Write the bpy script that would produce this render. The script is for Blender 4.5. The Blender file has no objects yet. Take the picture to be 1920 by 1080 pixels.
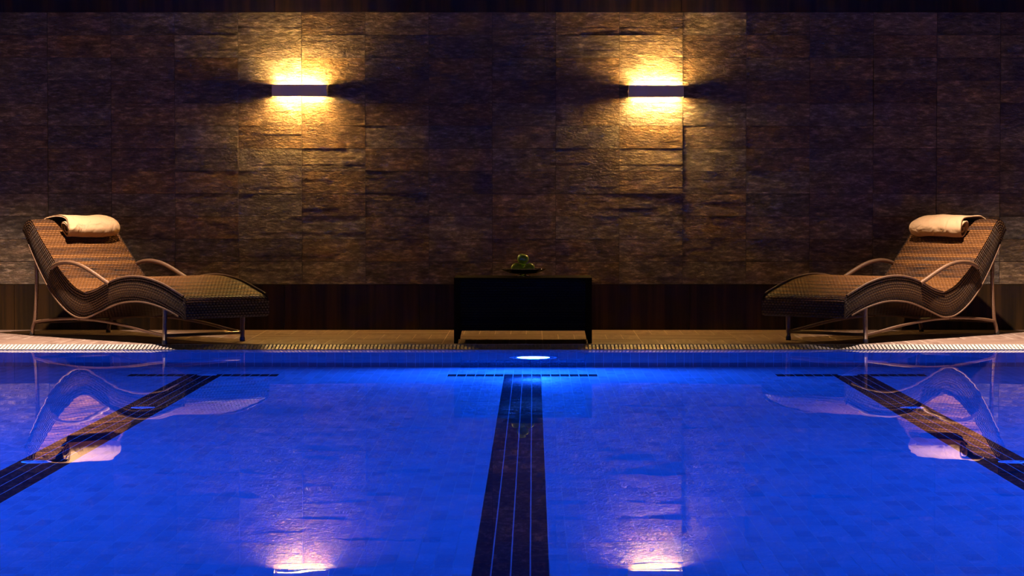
import bpy, math, random
from mathutils import Vector
random.seed(7)
C = bpy.context.scene.collection
PI = math.pi
sc = bpy.context.scene

# ------------------------------------------------------------------ camera
cd = bpy.data.cameras.new('camera'); cam = bpy.data.objects.new('camera', cd); C.objects.link(cam)
cam.location = (0, 0, 1.0064)
cam.rotation_euler = (math.radians(90 - 1.9605), 0, 0)
cd.sensor_width = 36; cd.lens = 97.5; cd.shift_x = -40 / 1920
cd.clip_start = .05; cd.clip_end = 200
sc.camera = cam
# ------------------------------------------------------------------ world, exposure
w = bpy.data.worlds.new('world'); sc.world = w; w.use_nodes = True
w.node_tree.nodes['Background'].inputs[0].default_value = (1.0, .80, .68, 1)
w.node_tree.nodes['Background'].inputs[1].default_value = .15
sc.view_settings.view_transform = 'Standard'; sc.view_settings.look = 'None'
sc.view_settings.exposure = 0; sc.view_settings.gamma = 1; sc.view_settings.use_curve_mapping = False
sc.cycles.max_bounces = 8; sc.cycles.caustics_reflective = False; sc.cycles.caustics_refractive = False
sc.cycles.sample_clamp_indirect = 60

DOWN_W = 1800       # ceiling downlights over the loungers
POOL_W = 205        # underwater lamps and added side fills
BULB_E = 3000      # wall lamp bulbs
def light(name, kind, loc, rot, col, power, **k):
    d = bpy.data.lights.new(name, kind); d.color = col; d.energy = power
    for a, b in k.items(): setattr(d, a, b)
    o = bpy.data.objects.new(name, d); o.location = loc; o.rotation_euler = rot; C.objects.link(o); return o
def aim(loc, to): return (Vector(to) - Vector(loc)).to_track_quat('-Z', 'Y').to_euler()
WARM = (1.0, .74, .55); BLUE = (.003, .078, 1.0)
for s, px, py in ((-1, -2.57, 17.72), (1, 2.35, 17.75)):
    l = (px, py, 3.1)
    light('downlight_beam', 'SPOT', l, aim(l, (px + s * 1.0, 18.4, 0)), WARM, DOWN_W, spot_size=math.radians(62), spot_blend=1.0, shadow_soft_size=.03)
# underwater lamps far and near; unseen side fills added for even floor light
pl = [((0, 17.74, -.717), (0, -1, -.02), 1.2)]
for y in (5.4, 8.2, 11.1, 14.3):
    k = {5.4: 4.3, 8.2: 5, 11.1: 6.2, 14.3: 1.1}[y]
    pl += [((-5.9, y, -.27), (1, 0, -.1), k), ((5.9, y, -.27), (-1, 0, -.1), k)]
for x in (-4, 0, 4): pl.append(((x, 2.1, -.2), (0, 1, 0), 3.0))
for p, d, k in pl:
    light('pool_and_fill_beam', 'AREA', p, Vector(d).to_track_quat('-Z', 'Z').to_euler(), BLUE, POOL_W * k, shape='DISK', size=.18)

# ------------------------------------------------------------------ materials
class NT:
    def __init__(s, name):
        s.m = bpy.data.materials.new(name); s.m.use_nodes = True; s.t = s.m.node_tree; s.b = s.t.nodes['Principled BSDF']
    def n(s, kind, **k):
        x = s.t.nodes.new('ShaderNode' + kind)
        for a, b in k.items():
            if a.startswith('i_'):
                key = a[2:]; x.inputs[int(key) if key.isdigit() else key].default_value = b
            else: setattr(x, a, b)
        return x
    def l(s, a, b): s.t.links.new(a, b)
    def math(s, op, a, b=None):
        x = s.n('Math', operation=op)
        for i, v in enumerate((a, b)):
            if v is None: continue
            if isinstance(v, (int, float)): x.inputs[i].default_value = v
            else: s.l(v, x.inputs[i])
        return x.outputs[0]
    def ramp(s, fac, stops, interp='LINEAR'):
        r = s.n('ValToRGB'); cr = r.color_ramp; cr.interpolation = interp
        while len(cr.elements) < len(stops): cr.elements.new(.5)
        for e, (p, c) in zip(cr.elements, stops): e.position = p; e.color = (*c, 1)
        s.l(fac, r.inputs[0]); return r.outputs[0]
    def bump(s, h, dist, strength=1.0, prev=None):
        b = s.n('Bump'); b.inputs['Strength'].default_value = strength; b.inputs['Distance'].default_value = dist
        s.l(h, b.inputs['Height'])
        if prev is not None: s.l(prev, b.inputs['Normal'])
        s.l(b.outputs[0], s.b.inputs['Normal']); return b.outputs[0]
    def coords(s, scale=(1, 1, 1), rnd=0.0):
        tc = s.n('TexCoord'); mp = s.n('Mapping'); s.l(tc.outputs['Object'], mp.inputs[0]); mp.inputs['Scale'].default_value = scale
        if rnd:
            oi = s.n('ObjectInfo'); cx = s.n('CombineXYZ'); v = s.math('MULTIPLY', oi.outputs['Random'], rnd)
            s.l(v, cx.inputs[0]); s.l(s.math('MULTIPLY', v, 1.7), cx.inputs[1]); s.l(s.math('MULTIPLY', v, .6), cx.inputs[2])
            s.l(cx.outputs[0], mp.inputs['Location'])
        return mp.outputs[0]
def simple(name, col, rough=.5, metal=0., spec=.5, coat=0., noise=0., nscale=20):
    t = NT(name); t.b.inputs['Base Color'].default_value = (*col, 1); t.b.inputs['Roughness'].default_value = rough
    t.b.inputs['Metallic'].default_value = metal; t.b.inputs['Specular IOR Level'].default_value = spec
    if noise:
        nz = t.n('TexNoise', i_Scale=nscale, i_Detail=4.); t.l(t.coords(), nz.inputs['Vector'])
        lo = tuple(c * (1 - noise) for c in col); hi = tuple(min(1, c * (1 + noise)) for c in col)
        t.l(t.ramp(nz.outputs[0], ((.3, lo), (.7, hi))), t.b.inputs['Base Color'])
    return t.m

def stone_mat():
    t = NT('split_stone')
    v = t.coords((1, 1, 1), 40)
    mp = t.n('Mapping'); mp.inputs['Scale'].default_value = (1, 1, 2.6); t.l(v, mp.inputs[0]); vs = mp.outputs[0]
    big = t.n('TexNoise', i_Scale=5., i_Detail=5., i_Roughness=.6); t.l(vs, big.inputs['Vector'])
    oi = t.n('ObjectInfo')
    col = t.ramp(big.outputs[0], ((.30, (.09, .054, .026)), (.44, (.14, .082, .036)), (.54, (.18, .110, .048)), (.64, (.235, .118, .040)), (.75, (.20, .142, .075))))
    hs = t.n('HueSaturation'); t.l(col, hs.inputs['Color'])
    t.l(t.math('ADD', t.math('MULTIPLY', oi.outputs['Random'], .6), .72), hs.inputs['Value'])
    t.l(t.math('ADD', t.math('MULTIPLY', t.math('FRACT', t.math('MULTIPLY', oi.outputs['Random'], 17.3)), .5), .35), hs.inputs['Saturation'])
    m3 = t.n('Mapping'); m3.inputs['Scale'].default_value = (1, 1, 3.2); t.l(v, m3.inputs[0])
    fk = t.n('TexNoise', i_Scale=15., i_Detail=4., i_Roughness=.7); t.l(m3.outputs[0], fk.inputs['Vector'])
    mf = t.n('Mix', data_type='RGBA', blend_type='MULTIPLY'); mf.inputs[0].default_value = 1
    t.l(hs.outputs[0], mf.inputs[6]); t.l(t.ramp(fk.outputs[0], ((.35, (.50, .48, .47)), (.53, (.85, .84, .84)), (.66, (1.9, 1.9, 2.0)))), mf.inputs[7])
    t.l(mf.outputs[2], t.b.inputs['Base Color'])
    t.b.inputs['Roughness'].default_value = .38; t.b.inputs['Specular IOR Level'].default_value = .12
    m2 = t.n('Mapping'); m2.inputs['Scale'].default_value = (1, 1, 2.0); t.l(v, m2.inputs[0])
    n1 = t.n('TexNoise', i_Scale=42., i_Detail=5., i_Roughness=.6, i_Distortion=.5); t.l(m2.outputs[0], n1.inputs['Vector'])
    n2 = t.n('TexNoise', i_Scale=9., i_Detail=2.); t.l(vs, n2.inputs['Vector'])
    h = t.math('ADD', n1.outputs[0], t.math('MULTIPLY', n2.outputs[0], .6))
    t.bump(h, .0075, 1.0)
    return t.m
def wood_mat(name, stops, scale, rough=.45, rnd=30, bump=.0004, spec=.3):
    t = NT(name); v = t.coords(scale, rnd)
    n = t.n('TexNoise', i_Scale=1., i_Detail=6., i_Roughness=.6); t.l(v, n.inputs['Vector'])
    t.l(t.ramp(n.outputs[0], stops), t.b.inputs['Base Color']); t.b.inputs['Roughness'].default_value = rough; t.b.inputs['Specular IOR Level'].default_value = spec
    t.bump(n.outputs[0], bump, .6)
    return t.m
def weave_mat(name, cols, pitch=.017, rib=.028, rough=.48, band=2.0, spec=.12):
    """cane weave from UV in metres: u along the strands' stacking direction, v along the strands"""
    t = NT(name); uv = t.n('UVMap'); sp = t.n('SeparateXYZ'); t.l(uv.outputs[0], sp.inputs[0])
    r = t.math('DIVIDE', sp.outputs[0], pitch); row = t.math('FLOOR', r); fr = t.math('FRACT', r)
    par = t.math('MULTIPLY', t.math('MODULO', row, 2.0), PI / 2)
    ph = t.math('ADD', t.math('MULTIPLY', sp.outputs[1], PI / rib), par)
    over = t.math('ABSOLUTE', t.math('SINE', ph))
    prof = t.math('SINE', t.math('MULTIPLY', fr, PI))
    h = t.math('MULTIPLY', t.math('ADD', t.math('MULTIPLY', over, .75), .25), prof)
    wn = t.n('TexWhiteNoise', noise_dimensions='1D'); t.l(t.math('FLOOR', t.math('DIVIDE', row, band)), wn.inputs['W'])
    wn2 = t.n('TexNoise', i_Scale=6., i_Detail=2.); cx = t.n('CombineXYZ'); t.l(t.math('MULTIPLY', row, 3.7), cx.inputs[0]); t.l(sp.outputs[1], cx.inputs[1]); t.l(cx.outputs[0], wn2.inputs['Vector'])
    f = t.math('ADD', t.math('MULTIPLY', wn.outputs[0], .6), t.math('MULTIPLY', wn2.outputs[0], .4))
    n = len(cols); col = t.ramp(f, [(.12 + .76 * i / max(1, n - 1), c) for i, c in enumerate(cols)])
    mx = t.n('Mix', data_type='RGBA', blend_type='MULTIPLY'); mx.inputs[0].default_value = 1
    t.l(col, mx.inputs[6]); t.l(t.ramp(h, ((.0, (.10, .09, .08)), (.35, (.75, .75, .75)), (1, (1, 1, 1)))), mx.inputs[7])
    t.l(mx.outputs[2], t.b.inputs['Base Color']); t.b.inputs['Roughness'].default_value = rough; t.b.inputs['Specular IOR Level'].default_value = spec
    t.bump(h, .010, 1.0)
    return t.m
def cane_wrap_mat(name, col, rough=.4):
    t = NT(name); uv = t.n('UVMap'); sp = t.n('SeparateXYZ'); t.l(uv.outputs[0], sp.inputs[0])
    a = t.math('ABSOLUTE', t.math('SINE', t.math('MULTIPLY', t.math('ADD', sp.outputs[0], t.math('MULTIPLY', sp.outputs[1], .15)), PI / .007)))
    t.l(t.ramp(a, ((0, tuple(c * .4 for c in col)), (.4, col), (1, tuple(c * 1.3 for c in col)))), t.b.inputs['Base Color'])
    t.b.inputs['Roughness'].default_value = rough; t.bump(a, .0012, 1.0); return t.m
def tile_mat(name, lo, hi, rough=.25, spec=.2):
    t = NT(name); g = t.n('NewGeometry'); oi = t.n('ObjectInfo')
    f = t.math('FRACT', t.math('ADD', g.outputs['Random Per Island'], oi.outputs['Random']))
    t.l(t.ramp(f, ((0, lo), (.25, tuple(.5 * (a + b) for a, b in zip(lo, hi))), (1, hi))), t.b.inputs['Base Color'])
    t.b.inputs['Roughness'].default_value = rough; t.b.inputs['Specular IOR Level'].default_value = spec; return t.m
def emis(name, col, s):
    t = NT(name); t.b.inputs['Base Color'].default_value = (.8, .8, .8, 1); t.b.inputs['Emission Color'].default_value = (*col, 1); t.b.inputs['Emission Strength'].default_value = s; return t.m
def water_mat():
    m = bpy.data.materials.new('pool_water'); m.use_nodes = True; t = m.node_tree; t.nodes.clear()
    g = t.nodes.new('ShaderNodeBsdfGlass'); g.inputs['IOR'].default_value = 1.333; g.inputs['Roughness'].default_value = 0
    o = t.nodes.new('ShaderNodeOutputMaterial'); t.links.new(g.outputs[0], o.inputs[0])
    tc = t.nodes.new('ShaderNodeTexCoord'); n = t.nodes.new('ShaderNodeTexNoise'); n.inputs['Scale'].default_value = 2.2; n.inputs['Detail'].default_value = 1.5
    t.links.new(tc.outputs['Object'], n.inputs['Vector'])
    b = t.nodes.new('ShaderNodeBump'); b.inputs['Distance'].default_value = .00038; b.inputs['Strength'].default_value = 1
    t.links.new(n.outputs[0], b.inputs['Height']); t.links.new(b.outputs[0], g.inputs['Normal'])
    return m

M = {}
M['stone'] = stone_mat()
M['mortar'] = simple('dark_mortar', (.05, .035, .03), .9)
M['panel'] = wood_mat('dark_wood_panel', ((.3, (.008, .006, .003)), (.5, (.024, .014, .006)), (.62, (.045, .022, .008)), (.75, (.020, .015, .007))), (14, 14, .5), .55, spec=.05)
M['plank'] = wood_mat('brown_wood_tile', ((.3, (.14, .085, .066)), (.5, (.235, .155, .125)), (.7, (.33, .24, .20))), (3, 24, 24), .4)
M['grout'] = simple('pale_grout', (.70, .60, .52), .8)
M['grate'] = simple('cream_plastic_grating', (.55, .50, .49), .45)
M['gutter'] = simple('gutter_channel', (.10, .09, .10), .7)
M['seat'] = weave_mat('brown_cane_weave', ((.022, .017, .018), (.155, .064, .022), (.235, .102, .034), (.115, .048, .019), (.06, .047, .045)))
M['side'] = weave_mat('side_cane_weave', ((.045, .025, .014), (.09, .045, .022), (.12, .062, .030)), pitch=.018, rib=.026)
M['wrap'] = cane_wrap_mat('cane_wrapped_tube', (.13, .068, .036))
M['tube'] = simple('dark_brown_tube', (.10, .055, .035), .35)
M['rubber'] = simple('black_rubber', (.012, .012, .012), .6)
M['towel'] = simple('cream_towel', (.50, .335, .19), .95, spec=.1, noise=.04, nscale=60)
M['table'] = weave_mat('black_cane_weave', ((.014, .010, .004), (.02, .015, .006), (.03, .022, .009)), rough=.6, spec=.05)
M['tableleg'] = simple('black_table_leg', (.014, .010, .004), .85, spec=.02)
M['floor_tile'] = tile_mat('pale_pool_tile', (.52, .54, .61), (.70, .73, .80), .3)
M['wall_tile'] = tile_mat('pool_wall_tile', (.12, .13, .17), (.15, .165, .205), .3)
M['lane_tile'] = tile_mat('dark_lane_tile', (.020, .020, .028), (.032, .030, .036), .22, spec=.05)
M['pool_grout'] = simple('pool_grout', (.84, .88, .88), .8)
M['lamp'] = simple('pale_grey_enamel', (.85, .80, .72), .4)
M['lamp_in'] = simple('white_reflector', (.8, .75, .65), .5)
M['bulb'] = emis('halogen_filament', (1.0, .57, .15), BULB_E)
M['lens'] = emis('lit_pool_lens', (.4, .7, 1.0), 20)
M['steel'] = simple('stainless_steel', (.75, .78, .8), .2, metal=1)
M['inlet'] = simple('white_plastic_inlet', (.85, .88, .88), .3)
M['paint'] = simple('dark_paint', (.10, .09, .09), .8)
gl = NT('clear_glass'); gl.b.inputs['Transmission Weight'].default_value = 1; gl.b.inputs['Roughness'].default_value = .02; gl.b.inputs['IOR'].default_value = 1.45; gl.b.inputs['Base Color'].default_value = (.93, .96, .97, 1); M['glass'] = gl.m
M['apple'] = simple('green_apple_skin', (.32, .52, .05), .22, noise=.3, nscale=14)
M['stem'] = simple('apple_stem', (.08, .045, .02), .7)
M['water'] = water_mat()

tw = NT('cream_towel_cloth'); tv = tw.coords((1, 1, 1), 9)
c1 = tw.n('TexNoise', i_Scale=9., i_Detail=2., i_Distortion=1.2); tw.l(tv, c1.inputs['Vector'])
c2 = tw.n('TexNoise', i_Scale=260., i_Detail=2.); tw.l(tv, c2.inputs['Vector'])
tw.b.inputs['Base Color'].default_value = (.46, .30, .175, 1); tw.b.inputs['Roughness'].default_value = .95; tw.b.inputs['Specular IOR Level'].default_value = .1
tw.bump(tw.math('ADD', c1.outputs[0], tw.math('MULTIPLY', c2.outputs[0], .03)), .03, .8); M['towel'] = tw.m

# ------------------------------------------------------------------ mesh helpers
class MB:
    def __init__(s): s.v = []; s.f = []; s.uv = []
    def face(s, idx, uv=None): s.f.append(tuple(idx)); s.uv.append(uv or [(0, 0)] * len(idx))
    def box(s, x0, x1, y0, y1, z0, z1, skip='', ch=0.0):
        b = len(s.v)
        s.v += [(x0, y0, z0), (x1, y0, z0), (x1, y1, z0), (x0, y1, z0), (x0, y0, z1), (x1, y0, z1), (x1, y1, z1), (x0, y1, z1)]
        F = dict(b=(0, 3, 2, 1), t=(4, 5, 6, 7), f=(0, 1, 5, 4), r=(1, 2, 6, 5), k=(2, 3, 7, 6), l=(3, 0, 4, 7))
        UVs = dict(b=(0, 1), t=(0, 1), f=(0, 2), k=(0, 2), r=(1, 2), l=(1, 2))
        for k, q in F.items():
            if k in skip: continue
            ax = UVs[k]
            uv = [(s.v[b + i][ax[1]], s.v[b + i][ax[0]]) for i in q]
            s.face([b + i for i in q], uv)
    def grid(s, P, U=None, close_u=False, close_v=False, flip=False):
        nu, nv = len(P), len(P[0]); b = len(s.v)
        for r in P: s.v += [tuple(p) for p in r]
        for i in range(nu if close_u else nu - 1):
            for j in range(nv if close_v else nv - 1):
                i2, j2 = (i + 1) % nu, (j + 1) % nv
                q = [b + i * nv + j, b + i2 * nv + j, b + i2 * nv + j2, b + i * nv + j2]
                uv = [U[i][j], U[i + 1][j], U[i + 1][j + 1], U[i][j + 1]] if U else None
                if flip: q.reverse(); uv = uv[::-1] if uv else None
                s.face(q, uv)
        return b
    def tube(s, pts, rad, n=8, cap=True):
        pts = [Vector(p) for p in pts]; R = rad if isinstance(rad, (list, tuple)) else [rad] * len(pts)
        L = 0; P = []; U = []; ref = None
        for i, p in enumerate(pts):
            t = (pts[min(i + 1, len(pts) - 1)] - pts[max(i - 1, 0)]).normalized()
            if ref is None: ref = t.orthogonal().normalized()
            ref = (ref - t * ref.dot(t)).normalized(); bi = t.cross(ref)
            if i: L += (p - pts[i - 1]).length
            P.append([p + (ref * math.cos(2 * PI * k / n) + bi * math.sin(2 * PI * k / n)) * R[i] for k in range(n)])
            U.append([(L, k / n * .1) for k in range(n + 1)])
        b = s.grid(P, U, close_v=True)
        if cap:
            s.face([b + k for k in range(n)][::-1]); e = b + (len(pts) - 1) * n; s.face([e + k for k in range(n)])
    def lathe(s, prof, n=32, c=(0, 0, 0), close=False):
        P = [[(c[0] + r * math.cos(2 * PI * k / n), c[1] + r * math.sin(2 * PI * k / n), c[2] + z) for k in range(n)] for r, z in prof]
        U = [[(z, k / n) for k in range(n + 1)] for r, z in prof]
        s.grid(P, U, close_v=True, flip=True)
    def mesh(s, name, mat, smooth=False):
        me = bpy.data.meshes.new(name); me.from_pydata([tuple(v) for v in s.v], [], s.f)
        ul = me.uv_layers.new(name='UVMap'); flat = []
        for u in s.uv:
            for a in u: flat += [a[0], a[1]]
        ul.data.foreach_set('uv', flat)
        if smooth: me.polygons.foreach_set('use_smooth', [True] * len(me.polygons))
        me.materials.append(mat); me.update(); return me
    def build(s, name, mat, parent=None, smooth=False, **k): return link(name, s.mesh(name, mat, smooth), parent, **k)
def link(name, me, parent=None, loc=None, **k):
    o = bpy.data.objects.new(name, me); C.objects.link(o)
    if parent is not None: o.parent = parent
    if loc is not None: o.location = loc
    for a, b in k.items(): o[a] = b
    return o
def thing(name, label, cat, loc, rz=0, group=None):
    o = bpy.data.objects.new(name, None); C.objects.link(o); o.empty_display_size = .1
    o.location = loc; o.rotation_euler = (0, 0, rz); o['label'] = label; o['category'] = cat
    if group: o['group'] = group
    return o
def copy_tree(o, parent=None):
    c = o.copy(); C.objects.link(c)
    if parent is not None: c.parent = parent
    for ch in list(o.children): copy_tree(ch, c)
    return c
def crv(pts, n=8):
    """Catmull-Rom through 2D/3D points"""
    P = [Vector(p) for p in pts]; out = []
    for i in range(len(P) - 1):
        p0 = P[max(i - 1, 0)]; p1 = P[i]; p2 = P[i + 1]; p3 = P[min(i + 2, len(P) - 1)]
        for k in range(n):
            t = k / n
            out.append(.5 * ((2 * p1) + (p2 - p0) * t + (2 * p0 - 5 * p1 + 4 * p2 - p3) * t * t + (3 * p1 - p0 - 3 * p2 + p3) * t ** 3))
    out.append(P[-1]); return out

# ------------------------------------------------------------------ dimensions (metres, water level z = 0)
YE = 17.787          # pool edge
YW = 19.81           # stone wall face
ZD = .028            # deck
XL, XR = -6.0, 6.0   # room
TW, TH = .4529, .16155
Z0, ZT = .355, 2.2935
XJ = -3.4633         # one vertical joint of the stone wall

# ------------------------------------------------------------------ back wall
b = MB(); b.box(XL, XR, YW + .012, YW + .25, ZD - .2, 3.4)
wall = b.build('wall_back', M['mortar'], kind='structure')
def stone_tile_mesh(seed):
    r = random.Random(seed); m = MB(); g = .0016
    rows = [-TH / 2 + g, -TH / 2 + TH * r.choice((.3, .36)), -TH / 2 + TH * r.choice((.63, .7)), TH / 2 - g]
    for i in range(3):
        cuts = [-TW / 2 + g] + sorted(r.uniform(-.16, .16) for _ in range(r.choice((1, 1, 2)))) + [TW / 2 - g]
        for a, c in zip(cuts, cuts[1:]):
            m.box(a, c, -r.uniform(.0, .0014), .014, rows[i], rows[i + 1], skip='k')
    return m.mesh('tile', M['stone'])
TILT = -1.0      # columns beside the lamps lean a little away from them
tm = [stone_tile_mesh(s) for s in range(9)]
k0 = -6
out = MB()
for k in range(-6, 20):
    x = XJ + (k + .5) * TW
    for j in range(12):
        z = Z0 + (j + .5) * TH
        if -1 <= k <= 16: 
            tilt = random.uniform(-.5, .5)
            if k in (3, 9): tilt += 1.2
            if k in (6, 13): tilt -= 1.2
            o = link('tile', random.choice(tm), wall, (x, YW + random.uniform(-.001, .001), z)); o.rotation_euler = (math.radians(random.uniform(-.2, .2)), 0, math.radians(tilt * TILT))
        elif XL < x - TW / 2 and x + TW / 2 < XR:
            out.box(x - TW / 2 + .0016, x + TW / 2 - .0016, YW - random.uniform(0, .003), YW + .014, z - TH / 2 + .0016, z + TH / 2 - .0016, skip='k')
out.build('outer_tiles', M['stone'], wall, kind='stuff')
def panels(x0, z0, z1, pw):
    k = math.ceil((XL - x0) / pw); me = MB(); me.box(-pw / 2 + .0015, pw / 2 - .0015, -.004, .012, -(z1 - z0) / 2, (z1 - z0) / 2)
    mm = me.mesh('panel', M['panel'])
    while x0 + (k + 1) * pw < XR:
        link('panel', mm, wall, (x0 + (k + .5) * pw, YW, (z0 + z1) / 2)); k += 1
panels(1.055, ZT + .002, 3.39, .9655)
panels(-1.778, ZD + .001, Z0 - .002, .9655)

# ------------------------------------------------------------------ deck, grating, gutter
YG = 17.965
b = MB(); b.box(XL, XR, YG, YW + .012, ZD - .2, ZD - .0009)
floor = b.build('floor', M['grout'], kind='structure')
BK = .6537; PWd = BK / 6; g = .0045
def plank_mesh(w_, d_):
    m = MB(); m.box(-w_ / 2 + g / 2, w_ / 2 - g / 2, -d_ / 2 + g / 2, d_ / 2 - g / 2, -.002, .0, skip='b'); return m.mesh('plank', M['plank'])
pa, pb = plank_mesh(BK, PWd), None
cache = {}
def put_plank(x0, x1, y0, y1, along_x):
    key = (round(x1 - x0, 4), round(y1 - y0, 4), along_x)
    if key not in cache:
        if along_x: cache[key] = plank_mesh(key[0], key[1])
        else:       # grain follows the long side: build turned by 90 degrees
            cache[key] = plank_mesh(key[1], key[0])
    o = link('plank', cache[key], floor, ((x0 + x1) / 2, (y0 + y1) / 2, ZD + random.uniform(-.0004, .0004)))
    if not along_x: o.rotation_euler = (0, 0, PI / 2)
YB = 18.557 + .6537      # far row boundary
outer = MB()
for i in range(-7, 10):
    x0 = .0603 + (i - 1) * BK
    for jy, (ya, yb_) in enumerate(((YG + .002, 18.557), (18.557, YB), (YB, YW - .006))):
        along = (i + jy) % 2 == 1
        n_y = yb_ - ya
        if x0 + BK < -4.2 or x0 > 4.0:
            x1 = min(x0 + BK, XR); xa = max(x0, XL)
            for q in range(6):
                if along:
                    top = yb_ - q * PWd; lo = max(ya, top - PWd)
                    if xa < x1 and top > ya: outer.box(xa + g / 2, x1 - g / 2, lo + g / 2, top - g / 2, ZD - .002, ZD, skip='b')
                else:
                    a0, a1 = x0 + q * PWd, x0 + (q + 1) * PWd
                    if a0 >= XL and a1 <= XR: outer.box(a0 + g / 2, a1 - g / 2, ya + g / 2, yb_ - g / 2, ZD - .002, ZD, skip='b')
            continue
        if along:
            # planks along x, counted from the block's far edge
            y = ya + BK if jy != 0 else yb_
            top = yb_
            while top - ya > .02:
                lo = max(ya, top - PWd); put_plank(x0, x0 + BK, lo, top, True); top = lo
        else:
            for q in range(6): put_plank(x0 + q * PWd, x0 + (q + 1) * PWd, ya, yb_, False)
outer.build('outer_planks', M['plank'], floor, kind='stuff')
# overflow grating: cross bars on two rails over a gutter channel
b = MB(); b.box(XL, XR, YE - .02, YG, -.25, -.03); b.box(XL, XR, YE - .02, YE + .012, -.03, -.002)
b.build('trim_gutter', M['gutter'], kind='structure')
gt = thing('overflow_grating', 'cream ribbed plastic overflow grating along the far pool edge', 'grating', (0, YE, 0))
def slope_z(y): return .004 + (y - YE) / (YG - YE) * (ZD - .006)
bars = MB(); x = XL
while x < XR:
    for (a, c) in ((YE + .004, YE + .083), (YE + .093, YG - .006)):
        bb = len(bars.v); w_ = .0075
        bars.v += [(x - w_, a - YE, slope_z(a) - .014), (x + w_, a - YE, slope_z(a) - .014), (x + w_, c - YE, slope_z(c) - .014), (x - w_, c - YE, slope_z(c) - .014),
                   (x - w_, a - YE, slope_z(a)), (x + w_, a - YE, slope_z(a)), (x + w_, c - YE, slope_z(c)), (x - w_, c - YE, slope_z(c))]
        for q in ((4, 5, 6, 7), (0, 1, 5, 4), (1, 2, 6, 5), (2, 3, 7, 6), (3, 0, 4, 7)): bars.face([bb + i for i in q])
    x += .0243
bars.build('grating_bars', M['grate'], gt, kind='stuff')
for (a, c) in ((YE - .006, YE + .006), (YE + .081, YE + .095), (YG - .010, YG + .001)):
    r = MB(); r.box(XL, XR, a - YE, c - YE, slope_z((a + c) / 2) - .016, slope_z((a + c) / 2) - .0005); r.build('rail', M['grate'], gt)

# ------------------------------------------------------------------ pool basin
D0, SL = 1.549, .09
YN = 2.0
def zf(y): return -(D0 - (YE - max(y, 7.591)) * SL)
b = MB()
ys = [YN, 7.591, YE]
b.grid([[(XL, y, zf(y) - .00012), (XR, y, zf(y) - .00012)] for y in ys], flip=True)
pf = b.build('pool_floor', M['pool_grout'], kind='structure')
TX, TY = .0575, .1495
XC = -.0665 - 2 * TX      # left edge of the centre lane, columns counted from here
LANES = [(-4, -1.993, 12), (0, None, 0), (1, 1.947, 0)]
def col_of(x): return round((x - XC) / TX)
cL = col_of(-1.993 - 2 * TX); cR = col_of(1.945 - 2 * TX); cC = 0
lane_cols = set()
for c in (cL, cC, cR): lane_cols |= set(range(c, c + 4))
bar_cols = set()
for c in (cL, cC, cR): bar_cols |= set(range(c - 6, c + 10))
TB = .20; YBAR = 17.06             # far edge of the cross bars
def is_dark(ci, yc):
    if yc > YBAR: return False
    if ci in lane_cols: return True
    return ci in bar_cols and yc > YBAR - TB
gj = .0042; gy = .0018
def tile_box(m, ci, y0, y1, h=0.0, origin=None):
    gy = .0003 if (m is dark or m is dark_one) else .0018
    x0 = XC + ci * TX + gj / 2; x1 = x0 + TX - gj; y0 += gy / 2; y1 -= gy / 2
    bb = len(m.v); ox, oy, oz = origin or (0, 0, 0)
    for (xx, yy) in ((x0, y0), (x1, y0), (x1, y1), (x0, y1)): m.v.append((xx - ox, yy - oy, zf(yy) - .004 - oz))
    for (xx, yy) in ((x0, y0), (x1, y0), (x1, y1), (x0, y1)): m.v.append((xx - ox, yy - oy, zf(yy) + h - oz))
    for q in ((4, 5, 6, 7), (0, 1, 5, 4), (1, 2, 6, 5), (2, 3, 7, 6), (3, 0, 4, 7)): m.face([bb + i for i in q])
pale, dark = MB(), MB(); dark_one = MB(); single = []
c0 = math.ceil((XL - XC) / TX); c1 = math.floor((XR - XC) / TX)
r = 0; y1 = YBAR + TY * 4
rows = []
yy = YBAR
while yy + TY < YE - .01: rows.append((yy, yy + TY)); yy += TY
rows.append((yy, YE - .004))
rows.append((YBAR - TB, YBAR)); yy = YBAR - TB
while yy - TY > YN: rows.append((yy - TY, yy)); yy -= TY
near_rows = 0
near = sorted([r_ for r_ in rows if r_[1] > 8.0])[:5]
tp = td = None
for (ya, yb_) in rows:
    yc = (ya + yb_) / 2
    if yc < 7: cset = range(c0, c1, 1)
    for ci in range(c0, c1):
        if yc < 7.4 : 
            if ci in lane_cols: tile_box(dark, ci, ya, yb_)
            elif abs(XC + ci * TX) < 3: tile_box(pale, ci, ya, yb_)
            continue
        dk = is_dark(ci, yc); xc = XC + (ci + .5) * TX
        if (ya, yb_) in near and -29 <= ci - 2 <= 28: single.append((ci, ya, yb_, dk)); continue
        tile_box(dark if dk else pale, ci, ya, yb_, random.uniform(0, .00005))
pale.build('pale_tiles', M['floor_tile'], pf, kind='stuff')
dark.build('lane_tiles', M['lane_tile'], pf, kind='stuff')
ci, ya, yb_, _ = single[0]
def one(mat):
    m = dark_one if mat is M['lane_tile'] else MB(); tile_box(m, ci, ya, yb_, 0, (XC + (ci + .5) * TX, ya, zf(ya))); return m.mesh('tile', mat)
me_p, me_d = one(M['floor_tile']), one(M['lane_tile'])
for (ci, ya, yb_, dk) in single:
    link('lane_tile' if dk else 'tile', me_d if dk else me_p, pf, (XC + (ci + .5) * TX, ya, zf(ya) + random.uniform(0, .0001)))
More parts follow.
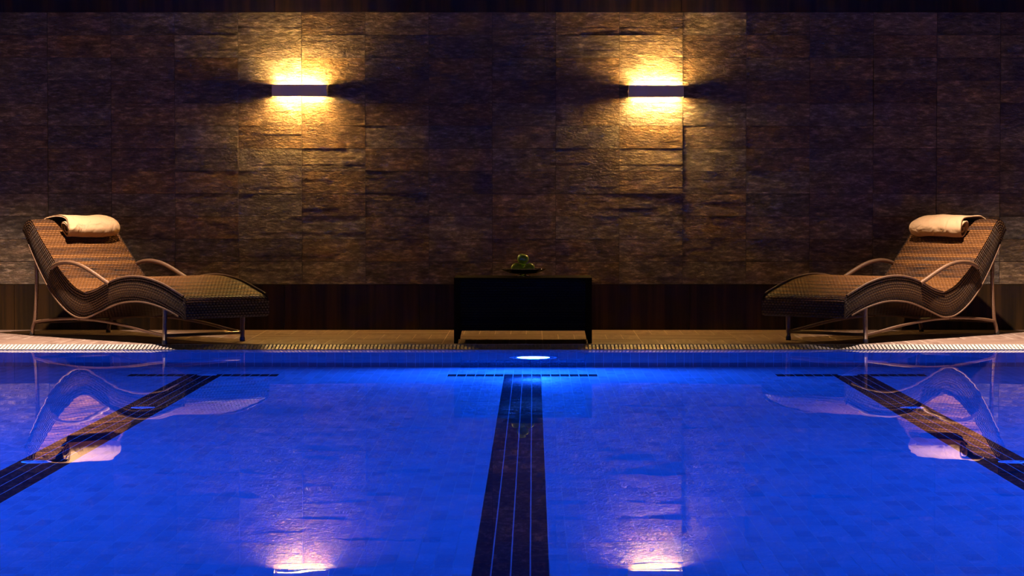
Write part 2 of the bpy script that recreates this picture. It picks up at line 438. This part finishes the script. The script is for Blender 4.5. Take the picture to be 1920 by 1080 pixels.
# pool walls
b = MB(); b.box(XL, XR, YE + .012, YE + .2, -1.8, -.251); b.box(XL, XR, YE + .001, YE + .0119, -1.6, -.004)
pw = b.build('pool_wall_back', simple('wall_grout', (.30, .36, .40), .8), kind='structure')
m = MB(); mb_ = MB(); TZ = .118; M['base_tile'] = tile_mat('shaded_row_tile', (.045, .05, .075), (.06, .065, .09), .3)  # lowest rows: tile colour darkened for the shade at the wall's foot
for ci in range(c0, c1):
    x0 = XC + ci * TX + .0014; x1 = x0 + TX - .0028; z = -.012
    while z > -1.5:
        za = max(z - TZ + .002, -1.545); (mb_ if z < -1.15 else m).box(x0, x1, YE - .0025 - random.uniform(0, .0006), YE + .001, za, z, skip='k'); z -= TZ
m.build('wall_tiles', M['wall_tile'], pw, kind='stuff'); mb_.build('foot_shade_tiles', M['base_tile'], pw, kind='stuff', label='tile rows at the foot of the wall, shade put into their colour')
for nm, x0, x1 in (('pool_wall_left', XL - .2, XL), ('pool_wall_right', XR, XR + .2)):
    b = MB(); b.box(x0, x1, YN, YE + .2, -1.8, -.001); b.build(nm, M['wall_tile'], kind='structure')
b = MB(); b.box(XL, XR, YN - .2, YN, -1.8, -.001); b.build('pool_wall_front', M['wall_tile'], kind='structure')
b = MB(); b.box(XL, XR, -3, YN - .2, -.3, .03); b.build('floor_near', M['plank'], kind='structure')
# water
b = MB(); b.grid([[(XL, y, 0), (XR, y, 0)] for y in (YN, YE - .006)], flip=True)
wt = b.build('water', M['water'], kind='structure')
# room shell beyond the frame
b = MB(); b.box(XL - .2, XR + .2, 9, YW + .25, 3.4, 3.6); b.build('ceiling', M['paint'], kind='structure')
for nm, x0, x1 in (('wall_left', XL - .2, XL), ('wall_right', XR, XR + .2)):
    b = MB(); b.box(x0, x1, 9, YW + .25, 0, 3.4); b.build(nm, M['paint'], kind='structure')

# ------------------------------------------------------------------ wall lamps
def wall_lamp():
    t = thing('wall_lamp', '', 'lamp', (0, YW, 1.735), 0, 'wall lamps on the stone wall')
    W, Dp, Hh, th = .389, .098, .082, .003
    h = MB(); h.box(-W / 2, W / 2, -Dp, -Dp + th, -Hh / 2, Hh / 2)
    h.box(-W / 2, -W / 2 + th, -Dp + th, -.004, -Hh / 2, Hh / 2); h.box(W / 2 - th, W / 2, -Dp + th, -.004, -Hh / 2, Hh / 2)
    h.build('housing', M['lamp'], t)
    p = MB(); p.box(-.175, .175, -.012, -.002, -Hh / 2 + .006, Hh / 2 - .006); p.build('mounting_plate', M['lamp_in'], t)
    dv = MB(); dv.box(-W / 2 + th, W / 2 - th, -Dp + th, -.012, -.002, .002); dv.build('divider', M['lamp_in'], t)  # unseen plate, added so each tube lights only its own half
    for sz in (-1, 1):
        bu = MB(); bu.tube([(-.16, -.036, sz * .020), (.16, -.036, sz * .020)], .004, 8); bu.build('tube_bulb', M['bulb'], t)
        for s in (-1, 1):
            k = MB(); k.box(s * .168 - .007, s * .168 + .007, -.046, -.012, sz * .021 - .008, sz * .021 + .008); k.build('lamp_holder', M['lamp_in'], t)
    return t
w1 = wall_lamp(); w1.location.x = -1.661; w1['label'] = 'lit grey box wall lamp nearer to the left wicker lounger'
w2 = copy_tree(w1); w2.location = (.873, YW, 1.7295); w2['label'] = 'lit grey box wall lamp to the right of the fruit dish'

# ------------------------------------------------------------------ pool lamp and floor inlets
t = thing('pool_light', 'round lit underwater lamp in the far pool wall', 'lamp', (0, YE - .004, -.717))
def disc_mb(prof, n=40):   # lathe about the y axis, facing -y
    m = MB(); m.grid([[(r_ * math.cos(2 * PI * k / n), -z, r_ * math.sin(2 * PI * k / n)) for k in range(n)] for r_, z in prof], close_v=True, flip=False); return m
disc_mb([(.158, .0), (.158, .010), (.150, .014), (.112, .018), (.104, .014), (.104, .0)]).build('ring', M['steel'], t, True)
disc_mb([(.104, .006), (.09, .016), (.05, .022), (.0005, .024)]).build('lens', M['lens'], t, True)
for k in range(4):
    a = PI / 4 + k * PI / 2; s_ = MB()
    s_.grid([[(.131 * math.cos(a) + r_ * math.cos(2 * PI * q / 8), -z, .131 * math.sin(a) + r_ * math.sin(2 * PI * q / 8)) for q in range(8)] for r_, z in ((.007, .014), (.007, .02), (.0004, .021))], close_v=True)
    s_.build('screw', M['steel'], t)
def inlet():
    t = thing('floor_inlet', '', 'inlet', (0, 0, 0), 0, 'floor inlets set on the outer lane lines')
    m = MB(); m.lathe([(.062, -.002), (.062, .006), (.055, .010), (.030, .012), (.028, .009)], 28); m.build('flange', M['inlet'], t, True)
    m = MB(); m.lathe([(.028, .009), (.024, .014), (.0004, .016)], 20); m.build('cap', M['inlet'], t, True); return t
first = None
for x, y, lb in ((-2.003, 16.99, 'white floor inlet at the far end of the left lane line'), (-2.029, 14.386, 'white floor inlet midway along the left lane line'), (-2.056, 11.442, 'white floor inlet nearest us on the left lane line'),
                 (1.93, 16.99, 'white floor inlet at the far end of the right lane line'), (1.968, 14.387, 'white floor inlet midway along the right lane line'), (1.985, 11.443, 'white floor inlet nearest us on the right lane line')):
    o = inlet() if first is None else copy_tree(first); first = first or o
    o.location = (x, y, zf(y) + .002); o.rotation_euler = (math.atan(-SL), 0, 0); o['label'] = lb

# ------------------------------------------------------------------ loungers
TOP = [(-.090, .722), (-.072, .765), (-.030, .792), (.022, .789), (.13, .677), (.237, .577), (.32, .500), (.391, .436), (.50, .362), (.607, .325), (.683, .316), (.80, .340), (.958, .395), (1.087, .425), (1.239, .437), (1.382, .428), (1.542, .398), (1.686, .353), (1.775, .322), (1.806, .300), (1.812, .275)]
BOT = [(-.090, .722), (-.060, .680), (.039, .548), (.13, .435), (.235, .325), (.337, .245), (.444, .185), (.546, .150), (.64, .142), (.719, .154), (.888, .206), (1.055, .250), (1.219, .269), (1.381, .265), (1.574, .233), (1.74, .185), (1.800, .170), (1.812, .180)]
HW = .3325
def resample(P, n):
    L = [0]
    for a, c in zip(P, P[1:]): L.append(L[-1] + (c - a).length)
    out = []; j = 0
    for i in range(n):
        s_ = L[-1] * i / (n - 1)
        while j < len(P) - 2 and L[j + 1] < s_: j += 1
        f = (s_ - L[j]) / max(1e-9, L[j + 1] - L[j]); out.append(P[j].lerp(P[j + 1], min(1, f)))
    return out, L[-1]
NS = 72
topc, LT = resample(crv(TOP, 6), NS); botc, LB = resample(crv(BOT, 6), NS)
def normals(c):
    out = []
    for i in range(len(c)):
        t_ = (c[min(i + 1, len(c) - 1)] - c[max(i - 1, 0)]).normalized(); out.append(Vector((-t_.y, t_.x)))
    return out
nt = normals(topc)
def lounger():
    t = thing('sun_lounger', '', 'lounger', (0, 0, ZD), 0, 'woven sun loungers on the deck')
    nv = 12
    m = MB(); P, U = [], []
    for i, (p, n_) in enumerate(zip(topc, nt)):
        row, ur = [], []
        for j in range(nv + 1):
            f = j / nv * 2 - 1; v = f * (HW - .004)
            sag = -.006 * (1 - f ** 4) * (1 if .03 < p.x < 1.75 else .3) - (.008 * abs(f) ** 14)
            q = p + n_ * sag; row.append((q.x, v, q.y)); ur.append((LT * i / (NS - 1), v))
        P.append(row); U.append(ur)
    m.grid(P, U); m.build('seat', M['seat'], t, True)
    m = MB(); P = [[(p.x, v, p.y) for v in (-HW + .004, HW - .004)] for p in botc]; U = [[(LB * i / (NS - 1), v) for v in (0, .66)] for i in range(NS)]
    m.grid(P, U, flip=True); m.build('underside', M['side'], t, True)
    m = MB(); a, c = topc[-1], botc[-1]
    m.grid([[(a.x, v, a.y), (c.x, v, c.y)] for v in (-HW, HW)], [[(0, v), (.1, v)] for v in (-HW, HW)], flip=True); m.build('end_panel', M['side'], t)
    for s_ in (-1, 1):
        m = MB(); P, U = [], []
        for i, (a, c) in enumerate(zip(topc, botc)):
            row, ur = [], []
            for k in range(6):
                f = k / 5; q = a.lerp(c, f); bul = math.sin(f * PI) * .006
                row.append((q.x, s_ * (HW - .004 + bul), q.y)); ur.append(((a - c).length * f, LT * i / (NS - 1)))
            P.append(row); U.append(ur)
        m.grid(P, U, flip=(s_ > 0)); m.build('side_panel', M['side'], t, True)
        m = MB(); m.tube([(p.x, s_ * (HW - .004), p.y - .002) for p in topc if .66 < p.x < 1.80], .0075, 8); m.build('edge_trim', M['wrap'], t, True)
        m = MB(); m.tube([(p.x, s_ * (HW - .004), p.y) for p in botc[4:-3]], .006, 8); m.build('lower_trim', M['wrap'], t, True)
        m = MB(); v = s_ * (HW + .004)
        arm = crv([(.275, v * .985, .470), (.300, v, .484), (.345, v, .499), (.42, v, .510), (.50, v, .511), (.60, v, .499), (.70, v, .473), (.803, v, .437), (.90, v, .400), (.955, v * .985, .378)], 6)
        m.tube(arm, .0145, 10); m.build('armrest', M['wrap'], t, True)
        v = s_ * .313
        l1 = MB(); l1.tube(crv([(-.004, v, .012), (.008, v, .06), (.030, v, .11), (.050, v, .256), (.058, v, .402), (.050, v, .545)], 5), .0135, 10); lo = l1.build('leg', M['wrap'], t, True)
        f_ = MB(); f_.lathe([(.0004, .0), (.016, .0), (.0165, .022), (.0135, .03)], 12, (-.006, v, 0)); f_.build('rubber_foot', M['rubber'], lo, True)
        l2 = MB(); l2.tube([(1.548, v, .012), (1.55, v, .10), (1.556, v, .25)], [.014, .015, .016], 10); lo = l2.build('leg', M['wrap'], t, True)
        f_ = MB(); f_.lathe([(.0004, .0), (.017, .0), (.0175, .022), (.0145, .03)], 12, (1.548, v, 0)); f_.build('rubber_foot', M['rubber'], lo, True)
        rl = MB(); rl.tube(crv([(.020, v, .094), (.12, v, .108), (.258, v, .121), (.42, v, .131), (.58, v, .135), (.832, v, .130), (1.139, v, .106), (1.38, v, .076), (1.548, v, .058)], 5), .0105, 8); rl.build('base_rail', M['wrap'], t, True)
        st = MB(); st.tube([(.575, v, .125), (.575, v, .165)], .016, 8); st.build('strut', M['wrap'], t)
    for u, z in ((.022, .094), (1.548, .058), (1.554, .215), (.053, .45)):
        cb = MB(); cb.tube([(u, -.313, z), (u, .313, z)], .0105, 8); cb.build('crossbar', M['tube'], t)
    return t
# towel path in the (u, z) plane of the lounger, draped over the head edge and rolled up
TWL = [(-.105, .70), (-.098, .745), (-.070, .795), (-.02, .818), (.04, .826), (.10, .822), (.155, .808), (.205, .775), (.222, .735), (.205, .695), (.17, .676), (.132, .690), (.110, .722), (.112, .760), (.14, .785), (.175, .775), (.192, .742), (.178, .712), (.152, .706), (.136, .728), (.145, .752)]
def towel(near_sign, label, seed):
    """near_sign: which local y faces the camera"""
    r = random.Random(seed)
    t = thing('rolled_towel', label, 'towel', (0, 0, ZD), 0, 'rolled towels on the lounger heads')
    pc, L = resample(crv(TWL, 6), 110); nn = normals(pc); th = .011; nv = 26
    n0, n1 = -.147 - .0, .275            # near end, far end (distance from centre line towards the far side)
    outer, inner = [], []
    for i, (p, n_) in enumerate(zip(pc, nn)):
        s_ = i / (len(pc) - 1); ro, ri = [], []
        near = n0 - .075 * max(0, 1 - s_ / .25) + .012 * math.sin(s_ * 22)
        for j in range(nv + 1):
            f = j / nv; v = near + (n1 - near) * f
            e = max(0, (f - .82) / .18); sq = e ** 2.2
            c0 = Vector((.165, .735)); k_ = .30 * sq
            q = p.lerp(c0, k_ if s_ > .2 else k_ * .55)
            wob = .0030 * math.sin(v * 17 + s_ * 9 + seed) + .0012 * math.sin(v * 41 + s_ * 23 + seed)
            if p.x < -.02: wob = 0
            q = q + n_ * wob
            vv = -near_sign * v * 1.0
            ro.append((q.x, vv, q.y)); q2 = q - n_ * th; ri.append((q2.x, vv, q2.y))
        outer.append(ro); inner.append(ri)
    m = MB(); bo = m.grid(outer, flip=(near_sign > 0)); bi = m.grid(inner, flip=(near_sign < 0)); nvv = nv + 1; n = len(pc)
    for i in range(n - 1):
        for j in (0, nv): m.face([bo + i * nvv + j, bo + (i + 1) * nvv + j, bi + (i + 1) * nvv + j, bi + i * nvv + j])
    for j in range(nv):
        for i in (0, n - 1): m.face([bo + i * nvv + j, bo + i * nvv + j + 1, bi + i * nvv + j + 1, bi + i * nvv + j])
    m.build('cloth', M['towel'], t, True)
    return t
aL = math.radians(-46.97); aR = math.radians(-132.3)
lg = lounger()
def place(o, A, ang, side):
    d = Vector((math.cos(ang), math.sin(ang))); yv = Vector((-d.y, d.x)) * side
    c = Vector(A) + yv * .313; o.location = (c.x, c.y, ZD); o.rotation_euler = (0, 0, ang)
AL = (-3.4366, 19.009); AR = (3.2007, 19.145)
place(lg, AL, aL, 1); lg['label'] = 'brown woven wicker sun lounger to the left of the black table'
lg2 = copy_tree(lg); place(lg2, AR, aR, -1); lg2['label'] = 'brown woven wicker sun lounger to the right of the black table'
t1 = towel(-1, 'cream towel rolled at the head of the left lounger', 1); place(t1, AL, aL, 1)
t2 = towel(1, 'cream towel rolled at the head of the right lounger', 4); place(t2, AR, aR, -1)

# ------------------------------------------------------------------ table
tb = thing('side_table', 'low black woven table with four tapered legs between the loungers', 'table', (-.0675, 18.305, ZD))
W2, D2 = .449, .275
m = MB(); m.box(-W2, W2, -D2, D2, .4145, .428); m.build('table_top', M['tableleg'], tb)
for y0, y1 in ((-D2 + .004, -D2 + .014), (D2 - .014, D2 - .004)):
    m = MB(); m.box(-W2 + .012, W2 - .012, y0, y1, .083, .414); m.build('apron_panel', M['table'], tb)
for x0, x1 in ((-W2 + .004, -W2 + .014), (W2 - .014, W2 - .004)):
    m = MB(); m.box(x0, x1, -D2 + .014, D2 - .014, .083, .414); m.build('apron_panel', M['table'], tb)
for sx in (-1, 1):
    for sy in (-1, 1):
        m = MB(); P = []
        for z, w_ in ((0, .026), (.02, .029), (.05, .036), (.083, .042), (.2, .043), (.414, .043)):
            x0, x1 = sorted((sx * W2, sx * (W2 - w_))); y0, y1 = sorted((sy * D2, sy * (D2 - w_)))
            P.append([(x0, y0, z), (x1, y0, z), (x1, y1, z), (x0, y1, z)])
        bb = m.grid(P, close_v=True, flip=True); m.face([0, 3, 2, 1]); m.face([20, 21, 22, 23]); m.build('leg', M['tableleg'], tb)
# ------------------------------------------------------------------ footed dish and apples
ds = thing('footed_dish', 'shallow footed dish holding green apples on the black table', 'dish', (-.0665, 18.31, ZD + .428))
m = MB(); m.lathe([(.0005, .018), (.05, .019), (.09, .024), (.125, .038), (.141, .049), (.145, .0525), (.149, .0525), (.1505, .050), (.148, .0475), (.126, .0355), (.091, .0215), (.05, .0160), (.0005, .015)], 48); m.build('bowl', M['glass'], ds, True)
m = MB(); m.lathe([(.0005, .0148), (.028, .0145), (.032, .009), (.058, .003), (.060, .0), (.0005, .0)], 36); m.build('foot', M['glass'], ds, True)
def apple():
    t = thing('green_apple', '', 'apple', (0, 0, 0), 0, 'green apples in the dish')
    m = MB(); n = 20; prof = []
    for i in range(n + 1):
        a = PI * i / n; r_ = .0385 * math.sin(a) * (1 + .06 * math.cos(a)); z = .0385 * math.cos(a) * .93 - .010 * math.exp(-(a / .35) ** 2) + .006 * math.exp(-((PI - a) / .3) ** 2)
        prof.append((max(r_, .0003), z))
    m.lathe(prof[::-1], 24); m.build('flesh', M['apple'], t, True)
    s_ = MB(); s_.tube([(0, 0, .024), (.001, 0, .032), (.004, .001, .040)], .0012, 6); s_.build('stem', M['stem'], t); return t
bz = ZD + .428 + .016 + .0375
ap0 = None
for x, y, z, rz, tilt, lb in ((-.109, 18.288, bz, .3, .5, 'lower left green apple in the dish'), (-.0285, 18.288, bz, 2.1, -.45, 'lower right green apple in the dish'),
                              (-.0687, 18.357, bz, 1.2, .2, 'green apple at the back of the dish behind the other three'), (-.0687, 18.3105, bz + .062, .7, .25, 'green apple on top of the pile')):
    o = apple() if ap0 is None else copy_tree(ap0); ap0 = ap0 or o
    o.location = (x, y, z); o.rotation_euler = (tilt, .1, rz); o['label'] = lb
